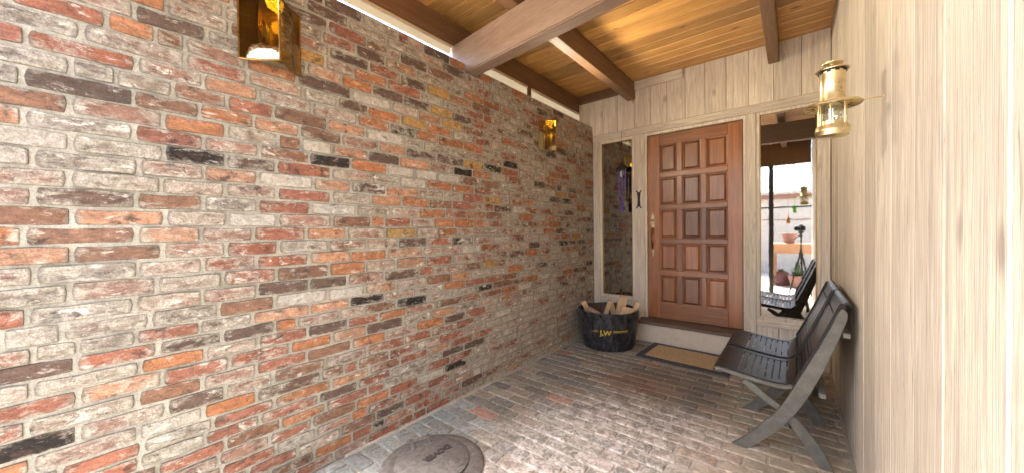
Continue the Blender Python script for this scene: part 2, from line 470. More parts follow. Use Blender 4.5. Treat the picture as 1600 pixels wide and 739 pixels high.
def lay(name, stuffname, items, meshes, parent, plane, mat, limit=296):
    """items: (centre, size a, size b, colour, wash). The LIMIT that show largest become objects, the rest one mesh."""
    sc = []
    for it in items:
        q = seen(it[0])
        vis = q and -20 < q[0] < 1620 and -15 < q[1] < 755
        sc.append((it[1] * it[2] / (q[2] ** 3) if vis else 0) + (1e-9 if q else 0))
    order = sorted(range(len(items)), key=lambda i: -sc[i])
    V, F, C, Wd, Eg = [], [], [], [], []
    for rank, i in enumerate(order):
        c, a, b, colr, wash = items[i]
        me = meshes[(i * 7) % len(meshes)]
        if rank < limit:
            o = link(name, me, parent, c)
            o.scale = (1, a, b) if plane == 'yz' else (a, b, 1)
            o.color = (*colr, wash)
            o.rotation_euler = (random.uniform(-.008, .008), 0, 0) if plane == 'yz' else (0, 0, random.uniform(-.012, .012))
        else:
            n0 = len(V)
            for q in me.vertices:
                V.append((c[0] + q.co.x, c[1] + q.co.y * a, c[2] + q.co.z * b) if plane == 'yz' else (c[0] + q.co.x * a, c[1] + q.co.y * b, c[2] + q.co.z))
                C.extend((*colr, 1)); Wd.append(wash); Eg.append(0.0 if q.index == len(me.vertices) - 1 else 1.0)
            F += [[n0 + k for k in pl.vertices] for pl in me.polygons]
    if V:
        me = bpy.data.meshes.new(stuffname); me.from_pydata(V, [], F); me.update()
        at = me.color_attributes.new('tint', 'FLOAT_COLOR', 'POINT'); at.data.foreach_set('color', C)
        me.attributes.new('wash', 'FLOAT', 'POINT').data.foreach_set('value', Wd)
        me.attributes.new('edge', 'FLOAT', 'POINT').data.foreach_set('value', Eg)
        me.materials.append(mat)
        o = link(stuffname, me, parent); o.color = (0, 0, 0, 0); o['kind'] = 'stuff'

# ------------------------------------------------------------------ brick wall
PAL = dict(K=((.026, .020, .016), .38), D=((.13, .085, .062), .34), R=((.32, .130, .080), .38), O=((.43, .185, .085), .24),
           T=((.45, .25, .15), .36), Y=((.47, .28, .10), .20), W=((.58, .52, .45), .85), P=((.34, .20, .145), .58),
           G=((.29, .24, .185), .62), B=((.24, .13, .08), .34))
BR = "42,193,T 34,188,B 48,187,R 23,181,B 40,181,O 31,173,O 23,167,R 42,168,P 50,175,G 49,201,G 59,203,O 24,192,P 38,200,R 31,159,K 49,160,D 41,154,T 24,154,P 30,147,P 49,147,P 23,139,B 41,140,G 31,133,P 49,133,W 23,125,T 39,126,P 30,120,P 49,120,R 23,113,P 40,113,R 28,106,G 48,105,R 22,99,P 40,99,P 26,94,G 47,93,B 38,87,G 22,87,R 51,82,D 28,80,D 47,79,D 23,74,O 40,73,P 29,68,R 39,61,P 22,62,B 30,56,D 46,56,P 39,49,O 22,48,W 34,42,D 46,42,R 23,43,G 40,37,R 22,37,G 27,31,R 46,25,P 47,18,R 64,165,B 86,166,K 97,171,T 118,173,D 75,160,R 109,166,O 99,160,P 108,153,D 86,154,T 67,153,W 75,146,R 98,147,G 64,140,R 89,140,W 111,140,G 119,146,T 75,133,P 98,133,B 62,127,R 83,126,T 107,126,P 58,120,R 73,119,G 95,119,P 116,119,P 63,112,R 85,112,T 108,111,O 58,106,B 73,106,B 95,106,O 114,105,P 64,100,D 83,99,D 106,98,P 57,93,P 72,92,W 94,92,W 114,92,T 106,86,K 84,86,T 63,88,T 114,80,B 57,80,D 78,80,P 104,74,R 83,74,D 62,74,R 75,68,O 94,67,T 106,61,O 119,61,R 121,73,O 61,61,R 70,55,B 94,53,P 68,49,D 73,42,O 57,42,R 88,35,D 94,31,R 70,31,O 84,23,P 63,24,R 108,26,O 115,18,R 99,14,B 84,11,O 115,4,R 67,18,G 56,18,R 65,11,B 79,18,D 86,220,K 93,234,R 109,234,D 73,219,Y 110,220,O 85,213,T 100,213,O 87,208,D 97,200,D 113,208,W 135,222,R 120,200,O 112,193,O 132,193,K 140,201,Y 95,186,T 121,186,W 81,181,B 106,180,P 123,180,T 143,215,R 83,200,G 122,232,G 141,239,D 132,232,T 141,228,D 176,248,D 188,241,P 161,226,Y 184,228,T 197,234,O 143,213,D 175,221,G 185,214,D 203,212,R 142,200,Y 174,207,Y 163,200,O 150,194,O 175,192,O 196,194,O 158,187,G 208,241,R 206,227,B 183,253,O 196,180,Y 219,179,K 205,173,O 170,166,W 142,173,T 164,172,P 162,159,O 187,160,O 205,160,R 139,160,W 219,153,Y 194,153,R 142,146,O 162,146,B 154,153,P 127,146,D 199,140,T 219,139,B 185,133,O 205,133,O 222,132,R 145,133,P 128,133,R 151,126,P 167,126,O 179,126,R 184,119,K 139,119,D 161,120,R 192,112,W 216,112,R 135,114,T 138,105,T 161,106,R 184,105,P 193,98,B 214,97,Y 173,98,P 132,98,D 204,92,G 161,91,B 180,92,T 138,91,P 196,85,R 218,85,R 138,80,K 159,79,P 207,79,K 193,73,R 217,73,R 129,73,O 212,66,P 163,66,T 174,60,D 197,61,R 153,60,O 207,54,P 183,54,R 141,54,R 129,61,P 168,53,P 172,48,R 182,41,R 195,35,D 204,42,R 148,48,P 159,41,T 172,36,D 130,48,R 215,46,D 256,250,O 239,234,T 332,220,O 241,207,O 259,206,R 317,187,O 243,188,K 255,188,P 243,180,R 367,227,W 291,202,B 310,207,D 353,206,R 325,255,D 295,244,D 332,180,R 246,172,R 307,166,W 329,166,Y 341,159,K 250,158,P 250,152,R 264,140,O 318,132,O 294,132,T 334,111,K 362,118,Y 362,104,T 273,104,O 258,111,P 378,97,B 346,145,D 387,145,W 399,139,D 397,125,D 392,85,K 328,125,D 352,111,D 375,112,D 317,118,R 254,146,W 342,78,O 376,71,D 248,90,O 272,79,O 283,72,B 239,72,O 263,72,W 352,58,B 329,59,R 242,60,R 264,60,W 293,53,R 233,53,W 248,53,P 329,33,R 284,34,P 300,40,P 266,33,P 299,10,P 245,16,P 233,79,B"  # orange brick under the first lamp carries that lamp's glow in its colour
ZJ = [0, .058, .117, .175, .233, .292, .350, .407, .464, .527, .593, .655, .720, .779, .838, .896, .963, 1.029, 1.10, 1.166, 1.232, 1.298,
      1.364, 1.430, 1.496, 1.562, 1.627, 1.692]
ZJ += [1.692 + (2.567 - 1.692) * i / 13 for i in range(1, 14)]
WALL_Y0, WALL_Y1, WALL_TOP = -.26, 4.07, 2.567
NOTCH = (1.885, 2.03)
wall = empty('brick_wall', (0, 0, 0), 0, 'long reclaimed brick wall in red, orange, black and lime-washed bricks', 'brick wall')
rows = {}
for t in BR.split():
    y, z, c = t.split(','); y, z = int(y) / 100, int(z) / 100
    k = max(i for i in range(len(ZJ)) if ZJ[i] <= z)
    if k < len(ZJ) - 1: rows.setdefault(k, []).append((y, c))
items = []
rnd = random.Random(11)
def random_class(y, z):
    wts = dict(R=20, P=27, G=22, T=7, O=5, B=8, D=6, W=3, Y=1, K=1)
    if y > 2.2: wts['G'] += 18; wts['P'] += 14; wts['D'] += 6
    if y > 2.0 and z < .8: wts['G'] += 26; wts['P'] += 30; wts['O'] = 1; wts['Y'] = 0; wts['K'] = 0; wts['D'] = 2
    if z < .7 and y < 1.6: wts['R'] += 26
    if z > 2.1 and y < 2: wts['D'] += 10; wts['G'] += 8
    ks = list(wts); return rnd.choices(ks, [wts[k] for k in ks])[0]
for k in range(len(ZJ) - 1):
    zc, hh = (ZJ[k] + ZJ[k + 1]) / 2, ZJ[k + 1] - ZJ[k]
    fixed = sorted(rows.get(k, []))
    keep = []
    for y, c in fixed:
        if keep and y - keep[-1][0] < .135: continue
        keep.append((y, c))
    segs = []                                  # (y0, y1, class or None)
    cur = WALL_Y0 - (.0 if k % 2 else .107)
    for i, (y, c) in enumerate(keep):
        hl = .107
        if i + 1 < len(keep): hl = min(hl, (keep[i + 1][0] - y) / 2)
        a = max(y - .107, cur)
        if a - cur < .085: a = cur
        b = y + hl
        if b - a > .25: a = b - .25 if a != cur else a
        if a > cur:
            n = max(1, round((a - cur) / .215)); cut = [cur + (a - cur) * j / n for j in range(n + 1)]
            for j in range(1, n): cut[j] += rnd.uniform(-.012, .012)
            segs += [(cut[j], cut[j + 1], None) for j in range(n)]
        segs.append((a, b, c)); cur = b
    if WALL_Y1 - cur > .06:
        n = max(1, round((WALL_Y1 - cur) / .215)); cut = [cur + (WALL_Y1 - cur) * j / n for j in range(n + 1)]
        for j in range(1, n): cut[j] += rnd.uniform(-.014, .014)
        segs += [(cut[j], cut[j + 1], None) for j in range(n)]
    out = []
    for a, b, c in segs:
        if c is None and b - a > .19 and rnd.random() < .07:
            q = a + (b - a) * rnd.choice((.4, .5, .6)); out += [(a, q, None), (q, b, None)]
        else: out.append((a, b, c))
    for a, b, c in out:
        if b > WALL_Y1: b = WALL_Y1
        a = max(a, WALL_Y0)
        if b - a < .03: continue
        if k == len(ZJ) - 2 and a < NOTCH[1] and b > NOTCH[0]:
            if a < NOTCH[0] - .04: b = NOTCH[0]
            elif b > NOTCH[1] + .04: a = NOTCH[1]
            else: continue
        yc = (a + b) / 2
        cl = c or random_class(yc, zc)
        (cr, cg, cb), wash = PAL[cl]
        s_ = rnd.uniform(.86, 1.14); h_ = rnd.uniform(-.06, .06)
        colr = (min(.75, cr * s_ * (1 + h_)), cg * s_, cb * s_ * (1 - h_))
        wash = min(1, max(0, wash + rnd.uniform(-.12, .14) + (.10 if yc > 2.2 and cl not in 'KOY' else 0) + (.14 if yc > 2 and zc < .7 and cl not in 'KO' else 0)))
        jt = rnd.uniform(.010, .014)
        items.append(((.004 + rnd.uniform(-.002, .0035), yc, zc + rnd.uniform(-.0015, .0015)), b - a - jt, hh - rnd.uniform(.0075, .0125), colr, wash))
meshes = [piece_mesh('brick', M['brick'], 'yz', seed=s, rim=.02, jit=.085, crown=.001) for s in range(14)]
lay('brick', 'brick_facing', items, meshes, wall, 'yz', M['brick'])
# mortar bed: a rough sheet over a solid core
ny, nz = 330, 196
V = []; F = []
for j in range(nz + 1):
    for i in range(ny + 1):
        y = WALL_Y0 + (WALL_Y1 - WALL_Y0) * i / ny; z = WALL_TOP * j / nz
        q = noise.noise(Vector((3, y * 26, z * 40))) * .6 + noise.noise(Vector((9, y * 7, z * 9)))
        V.append((.0002 + .0036 * q, y, z))
for j in range(nz):
    for i in range(ny):
        y = WALL_Y0 + (WALL_Y1 - WALL_Y0) * (i + .5) / ny; z = WALL_TOP * (j + .5) / nz
        if z > ZJ[-2] and NOTCH[0] < y < NOTCH[1]: continue
        a = j * (ny + 1) + i; F.append((a, a + 1, a + ny + 2, a + ny + 1))
me = bpy.data.meshes.new('mortar'); me.from_pydata(V, [], F); me.update(); me.materials.append(M['mortar'])
me.polygons.foreach_set('use_smooth', [True] * len(me.polygons))
link('mortar', me, wall)
g = G(); g.box((-.29, WALL_Y0, 0), (-.012, WALL_Y1, ZJ[-2])); g.box((-.29, WALL_Y0, ZJ[-2]), (-.012, NOTCH[0], WALL_TOP)); g.box((-.29, NOTCH[1], ZJ[-2]), (-.012, WALL_Y1, WALL_TOP))
g.build('wall_core', M['mortar'], wall)
g = G(); g.box((.004, .9, -.01), (.03, 3.98, .012), .004); g.build('mortar_fillet', M['mortar'], wall)

# ------------------------------------------------------------------ floor
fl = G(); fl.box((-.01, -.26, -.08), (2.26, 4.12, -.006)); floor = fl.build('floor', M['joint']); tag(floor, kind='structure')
items = []; rnd = random.Random(5)
k = 0; y = -.215
while y < 4.0:
    x = (.19 if k % 2 else .085) - .21
    while x < 2.23:
        a, b = max(x, .012), min(x + .21, 2.222); yc = y + .05
        x += .21
        if b - a < .03 or yc > 3.98: continue
        xc = (a + b) / 2
        if math.hypot(xc - .455, yc - 1.17) < .20: continue
        base = rnd.choice([(.20, .17, .145), (.23, .20, .165), (.17, .145, .125), (.25, .21, .17), (.19, .17, .155), (.24, .185, .15)])
        if xc < .5 and yc < 1.8: base = rnd.choice([(.20, .205, .195), (.23, .22, .21), (.19, .18, .165), (.24, .225, .21)])
        if rnd.random() < .03: base = (.30, .17, .13)
        if xc > 1.5: base = rnd.choice([(.34, .265, .20), (.30, .24, .18), (.35, .245, .185), (.28, .23, .18)])  # brightness of the lit side put into these tan brick colours
        s_ = rnd.uniform(.95, 1.35)
        items.append(((xc + rnd.uniform(-.002, .002), yc + rnd.uniform(-.002, .002), .001 + rnd.uniform(-.002, .002)), b - a - rnd.uniform(.009, .013), .1 - rnd.uniform(.009, .013), tuple(q * s_ for q in base), .3))
    y += .1; k += 1
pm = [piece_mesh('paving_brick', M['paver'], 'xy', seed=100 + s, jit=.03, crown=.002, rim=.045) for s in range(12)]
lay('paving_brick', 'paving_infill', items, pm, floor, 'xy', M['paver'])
g = G(); g.box((-60, -60, -.2), (60, 60, -.09)); tag(g.build('ground', M['stucco']), kind='structure')
g = G(); g.box((-4, -4.4, -.088), (6, -.27, -.004)); tag(g.build('courtyard_paving', M['court']), kind='structure')

# ------------------------------------------------------------------ entry wall: boards, trim, door, two sidelights
ew = empty('entry_wall', (1.1, D, 0), 0, 'bleached board entry wall holding the panelled door and two sidelights', 'wall')
def E_(g, name, mat, parent=ew, smooth=False):
    o = g.build(name, mat, parent, smooth=smooth)
    if parent is ew: o.location = (-1.1, -D, 0)
    return o
HB = 2.453
ZC = 2.985
xs = [-.20, .138, .327, .536, .718, .893, 1.078, 1.267, 1.455, 1.642, 1.836, 2.036, 2.232]
for a, b in zip(xs, xs[1:]):
    o_ = random.uniform(0, .004)
    z0 = HB - .01 if a > -.1 else HB - .01
    g = G(); g.box((a + .0012, D - .010 - o_, z0), (b - .0012, D + .02, ZC + .02), .003); E_(g, 'siding_board', M['siding_v'])
# panels under the sidelights
for a, b in ((.02, .33), (.33, .60)):
    g = G(); g.box((a + .002, D - .002, 0), (b - .002, D + .03, .44), .003); E_(g, 'siding_board', M['siding_v'])
for a, b in ((1.70, 1.87), (1.87, 2.05), (2.05, 2.232)):
    g = G(); g.box((a + .002, D - .002, 0), (b - .002, D + .03, .39), .003); E_(g, 'siding_board', M['siding_v'])
g = G(); g.box((.006, D - .022, 2.372), (2.228, D + .06, HB), .004); E_(g, 'header_board', M['siding_h'])
for a, b, z0 in ((.008, .092, 0), (.528, .645, .0), (1.615, 1.700, 0), (2.168, 2.228, 0)):
    g = G(); g.box((a, D - .020, z0), (b, D + .06, 2.3715), .004); E_(g, 'trim_post', M['siding_v'])
for a, b, z0 in ((.0925, .5275, .445), (1.7005, 2.1675, .392)):
    g = G(); g.box((a, D - .018, z0 - .06), (b, D + .06, z0), .004); E_(g, 'trim_rail', M['siding_h'])
g = G(); g.box((.522, D - .042, 2.889), (1.06, D - .0145, ZC), .004); E_(g, 'ledger_board', M['siding_h'])
# sidelights: stepped frame and pane
for a, b, z0, z1 in ((.0925, .5275, .4455, 2.3715), (1.7005, 2.1675, .3925, 2.3715)):
    ga, gb, gz0, gz1 = (.120, .500, .481, 2.336) if a < 1 else (1.729, 2.142, .4265, 2.357 - .012)
    g = G()
    g.box((a, D - .012, z0), (ga, D + .05, z1), .003); g.box((gb, D - .012, z0), (b, D + .05, z1), .003)
    g.box((ga, D - .0115, z0), (gb, D + .05, gz0), .003); g.box((ga, D - .0115, gz1), (gb, D + .05, z1), .003)
    w_ = E_(g, 'sidelight_frame', M['siding_v'])
    g = G(); t_ = .007
    g.box((ga, D + .001, gz0), (ga + t_, D + .02, gz1)); g.box((gb - t_, D + .001, gz0), (gb, D + .02, gz1))
    g.box((ga + t_, D + .0012, gz0), (gb - t_, D + .02, gz0 + t_)); g.box((ga + t_, D + .0012, gz1 - t_), (gb - t_, D + .02, gz1))
    g.build('glazing_bead', M['dkbrass'], w_)
    g = G(); g.box((ga + .003, D + .010, gz0 + .003), (gb - .003, D + .016, gz1 - .003)); g.build('pane', M['mirror'], w_)
# door frame, stops and door
DX0, DX1, DZ0, DZ1 = .6775, 1.5905, .270, 2.329
g = G(); g.box((.6455, D - .012, .262), (.672, D + .06, 2.3715), .003); g.box((1.596, D - .012, .262), (1.6145, D + .06, 2.3715), .003)
g.box((.6725, D - .0115, 2.337), (1.5955, D + .06, 2.3712), .003); E_(g, 'door_frame', M['siding_v'])
door = empty('door', (DX0 - 1.1, 0, DZ0)); door.parent = ew; door['label'] = 'red-brown door with fifteen raised square panels'
def Dp(g, name, mat, smooth=False):
    o = g.build(name, mat, door, smooth=smooth); o.location = (-DX0, -D, -DZ0); return o
DF = D + .004
PX = [(.805, .986), (1.038, 1.223), (1.271, 1.465)]
PZ = [(1.903, 2.214), (1.535, 1.847), (1.165, 1.485), (.809, 1.115), (.444, .759)]
g = G(); g.box((DX0 + .002, DF + .022, DZ0 + .002), (DX1 - .002, DF + .045, DZ1 - .002)); Dp(g, 'door_back', M['door_v'])
for a, b in ((DX0, PX[0][0]), (PX[2][1], DX1)):
    g = G(); g.box((a, DF, DZ0), (b, DF + .0215, DZ1), .003); Dp(g, 'stile', M['door_v'])
zs = [DZ1] + [q for p_ in PZ for q in (p_[1], p_[0])] + [DZ0]
for i in range(0, len(zs), 2):
    g = G(); g.box((PX[0][0] + .0003, DF + .0008, zs[i + 1]), (PX[2][1] - .0003, DF + .0212, zs[i]), .003); Dp(g, 'rail', M['door_h'])
for a, b in ((PX[0][1], PX[1][0]), (PX[1][1], PX[2][0])):
    for z0, z1 in PZ:
        g = G(); g.box((a, DF + .0012, z0 + .0003), (b, DF + .021, z1 - .0003), .003); Dp(g, 'muntin', M['door_v'])
for a, b in PX:
    for z0, z1 in PZ:
        t = bmesh.new(); a1, b1, c1, d1 = a + .001, b - .001, z0 + .001, z1 - .001
        def ring(k, y): return [t.verts.new(q) for q in ((a1 + k, y, c1 + k), (b1 - k, y, c1 + k), (b1 - k, y, d1 - k), (a1 + k, y, d1 - k))]
        R_ = [ring(0, DF + .004), ring(.006, DF + .006), ring(.009, DF + .0205), ring(.014, DF + .0205), ring(.030, DF + .006), ring(.033, DF + .0045)]
        for A, B in zip(R_, R_[1:]):
            for i in range(4): t.faces.new((A[i], A[(i + 1) % 4], B[(i + 1) % 4], B[i]))
        t.faces.new(R_[-1]); bmesh.ops.recalc_face_normals(t, faces=t.faces[:])
        if sum(fc.normal.y for fc in t.faces) > 0: bmesh.ops.reverse_faces(t, faces=t.faces[:])
        g = G(); g._merge(t); Dp(g, 'panel', M['door_v'])
# handle set
g = G(); hx = .733
g.prism([(hx - .018, 1.30), (hx - .024, 1.36), (hx - .016, 1.385), (hx - .020, 1.41), (hx - .006, 1.445), (hx, 1.475), (hx + .006, 1.445), (hx + .020, 1.41), (hx + .016, 1.385), (hx + .024, 1.36), (hx + .018, 1.30), (hx + .008, 1.27), (hx - .008, 1.27)], 'xz', DF - .008, DF, .002)
g.prism([(hx - .010, .99), (hx - .016, 1.04), (hx - .010, 1.08), (hx + .010, 1.08), (hx + .016, 1.04), (hx + .010, .99), (hx, .955)], 'xz', DF - .006, DF, .002)
Dp(g, 'handle_plate', mat_plain('tarnished_brass', (.42, .33, .19), .35, 1, var=.3), True)
g = G(); g.tube([(hx, DF - .006, 1.285), (hx, DF - .040, 1.275), (hx, DF - .055, 1.22), (hx, DF - .052, 1.13), (hx, DF - .032, 1.07), (hx, DF - .006, 1.045)], [.008, .009, .011, .011, .009, .007])
g.lathe([(0, 0), (.018, .0), (.019, .006), (.011, .016), (0, .018)], (hx, DF - .03, 1.36), 14); Dp(g, 'handle', M['dkbrass'], True)
# sill and step
g = G(); g.prism([(D - .115, .205), (D + .03, .205), (D + .03, .262), (D - .02, .262), (D - .10, .243), (D - .115, .236)], 'yz', .600, 1.66, .003)
E_(g, 'door_sill', M['sill'])
st = G(); st.box((.010, D - .088, 0), (1.70, D - .021, .2045), .006)
tag(st.build('door_step', M['riser']), 'cream painted step beneath the door, scuffed along its face', 'step')
# dark house interior behind the glass
g = G(); g.box((-.3, D + 2.2, -.02), (2.6, D + 2.25, 3)); g.box((-.35, D + .07, -.02), (-.3, D + 2.2, 3)); g.box((2.6, D + .07, -.02), (2.65, D + 2.2, 3))
g.box((-.3, D + .07, -.04), (2.6, D + 2.2, -.02)); g.box((-.3, D + .07, 3), (2.6, D + 2.2, 3.05))
tag(g.build('house_interior', M['dark']), kind='structure')
g = G(); g.box((-.3, D + .061, 0), (.091, D + .10, 3.05)); g.box((.53, D + .061, 0), (1.69, D + .10, 3.05)); g.box((2.17, D + .061, 0), (2.65, D + .10, 3.05))
g.box((.0915, D + .0612, 2.38), (.5295, D + .10, 3.05)); g.box((1.6905, D + .0612, 2.38), (2.1695, D + .10, 3.05)); g.box((.0915, D + .0612, 0), (.5295, D + .10, .42)); g.box((1.6905, D + .0612, 0), (2.1695, D + .10, .37))
E_(g, 'wall_backing', M['dark'])

# ------------------------------------------------------------------ side wall of wide boards
sw = empty('side_wall', (2.232, 2, 0), 0, 'bleached rough-sawn board wall beside the folding seats and brass lantern', 'wall')
ys = [D - .011]
while ys[-1] > -.2: ys.append(ys[-1] - random.choice((.24, .29, .27, .31)))
for b, a in zip(ys, ys[1:]):
    a = max(a, -.26); o_ = random.uniform(0, .004)
    g = G(); g.box((2.2325 + o_, a + .0015, 0), (2.262, b - .0015, ZC + .02), .003); o = g.build('siding_board', M['siding_s'], sw); o.location = (-2.232, -2, 0)
g = G(); g.box((2.263, -.26, 0), (2.36, D + .2, 3.1)); o = g.build('wall_backing', M['dark'], sw); o.location = (-2.232, -2, 0)

# ------------------------------------------------------------------ roof: ceiling boards, rafters, beams
rf = empty('porch_roof', (1, 2, ZC), 0, 'varnished pine board ceiling carried on brown stained rafters and one big beam', 'roof')
def P_(g, name, mat):
    o = g.build(name, mat, rf); o.location = (-1, -2, -ZC); return o
y = -.24
while y < D + .02:
    y1 = min(y + .137, D + .03)
    g = G(); dz = random.uniform(0, .0015)
    g.prism([(y + .0015, ZC + .02), (y + .0015, ZC + .009), (y + .007, ZC - dz), (y1 - .008, ZC - dz), (y1 - .0025, ZC + .009), (y1 - .0025, ZC + .02)], 'yz', -.33, 2.2305)
    P_(g, 'ceiling_board', M['ceiling']); y += .137
g = G(); g.box((-.34, -.3, ZC + .021), (2.4, D + .4, ZC + .12)); P_(g, 'roof_deck', M['dark'])
def by(x): return 1.897 - .085 * x      # front face of the big beam at x
def rafter(x0, x1, z0, parts, mat=M['beam'], name='rafter'):
    for a, b in parts:
        g = G(); g.box((x0, a, z0), (x1, b, ZC - .002), .006); P_(g, name, mat)
rafter(-.275, -.178, 2.785, [(-.20, D - .013)])
rafter(.452, .545, 2.785, [(-.20, D - .013)])
rafter(1.795, 1.880, 2.80, [(-.20, D - .013)])
g = G(); g.box((-.176, D - .06, 2.885), (.450, D - .0145, ZC - .003), .004); P_(g, 'ledger', M['beam'])
# big beam under the rafters, slightly skewed, its end let into the wall top
g = G(); g.prism([(-.195, by(-.195)), (2.231, by(2.231)), (2.231, by(2.231) + .115), (-.195, by(-.195) + .115)], 'xy', 2.512, 2.7835, .008)
P_(g, 'big_beam', M['bigbeam'])
g = G(); g.box((-.28, -.26, 2.47), (2.23, -.20, ZC - .002), .005); P_(g, 'front_header', M['beam'])
# cream boards and daylight slot above the brick wall
g = G(); g.box((-.192, -.20, 2.704), (-.180, 1.89, 2.784), .002); P_(g, 'frosted_pane', M['frosted'])
g = G(); g.box((-.180, -.20, 2.755), (-.168, 1.90, 2.778), .003); P_(g, 'frieze_bead', M['cream'])
g = G(); g.box((-.192, 2.04, 2.5675), (-.180, D - .013, 2.784), .002); P_(g, 'frosted_pane', M['frosted'])
g = G(); g.box((-.180, 2.045, 2.755), (-.168, D - .02, 2.778), .003); P_(g, 'frieze_bead', M['cream'])
g = G(); g.box((-.18, 2.93, 2.5675), (-.155, 2.975, 2.784), .003); P_(g, 'frieze_block', M['beam'])

# ------------------------------------------------------------------ amber wall lamps
def wall_lamp(yc, label, up, tilt):
    t = empty('wall_lamp', (0, yc, 2.07), 0, label, 'wall lamp', 'amber glass lamps on the brick wall')
    W, H, X = .1275, .30, .135
    def curve(s, k=7):                       # s = -1 or 1: plan curve from the wall to the front edge
        return [(.016 + (X - .016) * (1 - q) ** 1.45, s * W * q) for q in [i / k for i in range(k + 1)]]
    for s in (-1, 1):
        c = curve(s); bm = bmesh.new()
        off = [(a + .003, b) for a, b in c]
        vs = [[bm.verts.new((a, b, z)) for a, b in cc] for cc in (c, off) for z in (.004, H - .004)]
        for i in range(len(c) - 1):
            bm.faces.new((vs[0][i], vs[0][i+1], vs[1][i+1], vs[1][i])); bm.faces.new((vs[2][i], vs[3][i], vs[3][i+1], vs[2][i+1]))
            bm.faces.new((vs[0][i], vs[2][i], vs[2][i+1], vs[0][i+1])); bm.faces.new((vs[1][i], vs[1][i+1], vs[3][i+1], vs[3][i]))
        bmesh.ops.recalc_face_normals(bm, faces=bm.faces[:])
        g = G(); g._merge(bm); g.build('glass_pane', M['amber'], t, smooth=True)
    g = G()
    for s in (-1, 1):
        for z in (0, H): g.tube([(a + .001, b, z) for a, b in curve(s)], .0045, 6)
        g.tube([(.016, s * W, 0), (.016, s * W, H)], .0045, 6)
    g.tube([(X + .001, 0, -.001), (X + .001, 0, H + .001)], .0055, 6)
    g.build('frame', M['dkbrass'], t, smooth=True)
    g = G(); g.box((.006, -.055, .03), (.020, .055, H - .03), .003); g.build('back_plate', M['dkbrass'], t)
    for s in (-1, 1):
        g = G(); g.lathe([(0, 0), (.014, 0), (.014, .055), (0, .056)], (.055, s * .032, .055), 12)
        g.tube([(.015, s * .032, .062), (.055, s * .032, .062)], .005, 6); h = g.build('socket', M['brass'], t, smooth=True)
        g = G(); g.lathe([(0, 0), (.008, .002), (.016, .025), (.012, .05), (.003, .075), (0, .08)], (.055, s * .032, .112), 12); g.build('bulb', M['bulb'], h, smooth=True)
    L = bpy.data.lights.new('lamp_light', 'POINT'); L.energy = .06; L.color = (1, .80, .52); L.shadow_soft_size = .03
    lo = bpy.data.objects.new('lamp_light', L); COL.objects.link(lo); lo.parent = t; lo.location = (.085, 0, .17)
    L = bpy.data.lights.new('added_fill_spot', 'SPOT'); L.energy = up; L.color = (1, .86, .64); L.shadow_soft_size = .14; L.spot_size = R(140); L.spot_blend = 1  # spot added at the lamp top to brighten ceiling and entry wall
    lo = bpy.data.objects.new('added_fill_spot', L); COL.objects.link(lo); lo.parent = t; lo.location = (.07, 0, .315)
    lo.rotation_euler = Vector((-.92, -tilt, -.12)).to_track_quat('Z', 'Y').to_euler()
    return t
wall_lamp(.5815, 'amber glass wall lamp farther from the door, cropped at its top, above a brick coloured for its orange glow', 17, .6)
wall_lamp(2.985, 'small amber glass wall lamp high on the brick close to the entry wall', 15, -.1)

# ------------------------------------------------------------------ brass lantern
la = empty('brass_lantern', (2.092, 1.735, 1.594), 0, "polished brass miner's style lantern with glass chimney hung on the board wall", 'lantern')
g = G(); g.lathe([(0, 0), (.040, 0), (.046, .004), (.047, .018), (.0485, .020), (.0485, .024), (.047, .026), (.047, .036), (.044, .040), (.033, .041), (0, .041)], (0, 0, 0), 40); g.build('base', M['brass'], la, smooth=True)
g = G(); g.lathe([(.030, .041), (.030, .056), (.024, .058), (.012, .060), (.010, .068), (0, .068)], (0, 0, 0), 32); g.build('burner', M['brass'], la, smooth=True)
g = G(); g.lathe([(.026, .058), (.027, .118), (.0255, .118), (.0245, .058)], (0, 0, 0), 32); g.build('glass_chimney', M['clear'], la, smooth=True)
for k in range(6):
    a = math.pi * 2 * k / 6 + .35
    g = G(); g.tube([(.041 * math.cos(a), .041 * math.sin(a), .036), (.041 * math.cos(a), .041 * math.sin(a), .120)], .0022, 8); g.build('guard_rod', M['brass'], la, smooth=True)
g = G(); g.lathe([(.030, .117), (.048, .117), (.060, .112), (.079, .109), (.082, .112), (.080, .117), (.060, .121), (.044, .124), (.038, .126), (.030, .126)], (0, 0, 0), 48); g.build('brim', M['brass'], la, smooth=True)
g = G()
for k in range(14):
    a = 2 * math.pi * k / 14
    g.tube([(.050 * math.cos(a), .050 * math.sin(a), .1125), (.074 * math.cos(a + .12), .074 * math.sin(a + .12), .1105)], .0022, 5)
g.build('brim_ribs', M['dkbrass'], la, smooth=True)
g = G(); g.lathe([(.037, .124), (.0375, .130), (.0355, .134), (.0355, .226), (.037, .228), (.037, .234), (.030, .236), (0, .236)], (0, 0, 0), 40); g.build('hood', M['brass'], la, smooth=True)
for k in range(10):
    a = 2 * math.pi * k / 10
    g = G(); g.obox((.0365 * math.cos(a), .0365 * math.sin(a), .2335), (.006, .010, .009), Matrix.Rotation(a, 3, 'Z')); g.build('vent_hole', M['dkiron'], la)
g = G(); g.lathe([(0, .243), (.046, .239), (.0475, .242), (.040, .248), (.030, .252), (0, .254)], (0, 0, 0), 40)
g.build('cap', M['brass'], la, smooth=True)
g = G(); g.lathe([(.010, .254), (.010, .262), (.031, .264), (.031, .268), (0, .270)], (0, 0, 0), 32); g.build('top_plate', M['brass'], la, smooth=True)
g = G(); g.tube([(.030, .022, .128), (.08, .035, .126), (.1385, .040, .126)], .003, 8); g.build('wall_bracket', M['brass'], la, smooth=True)

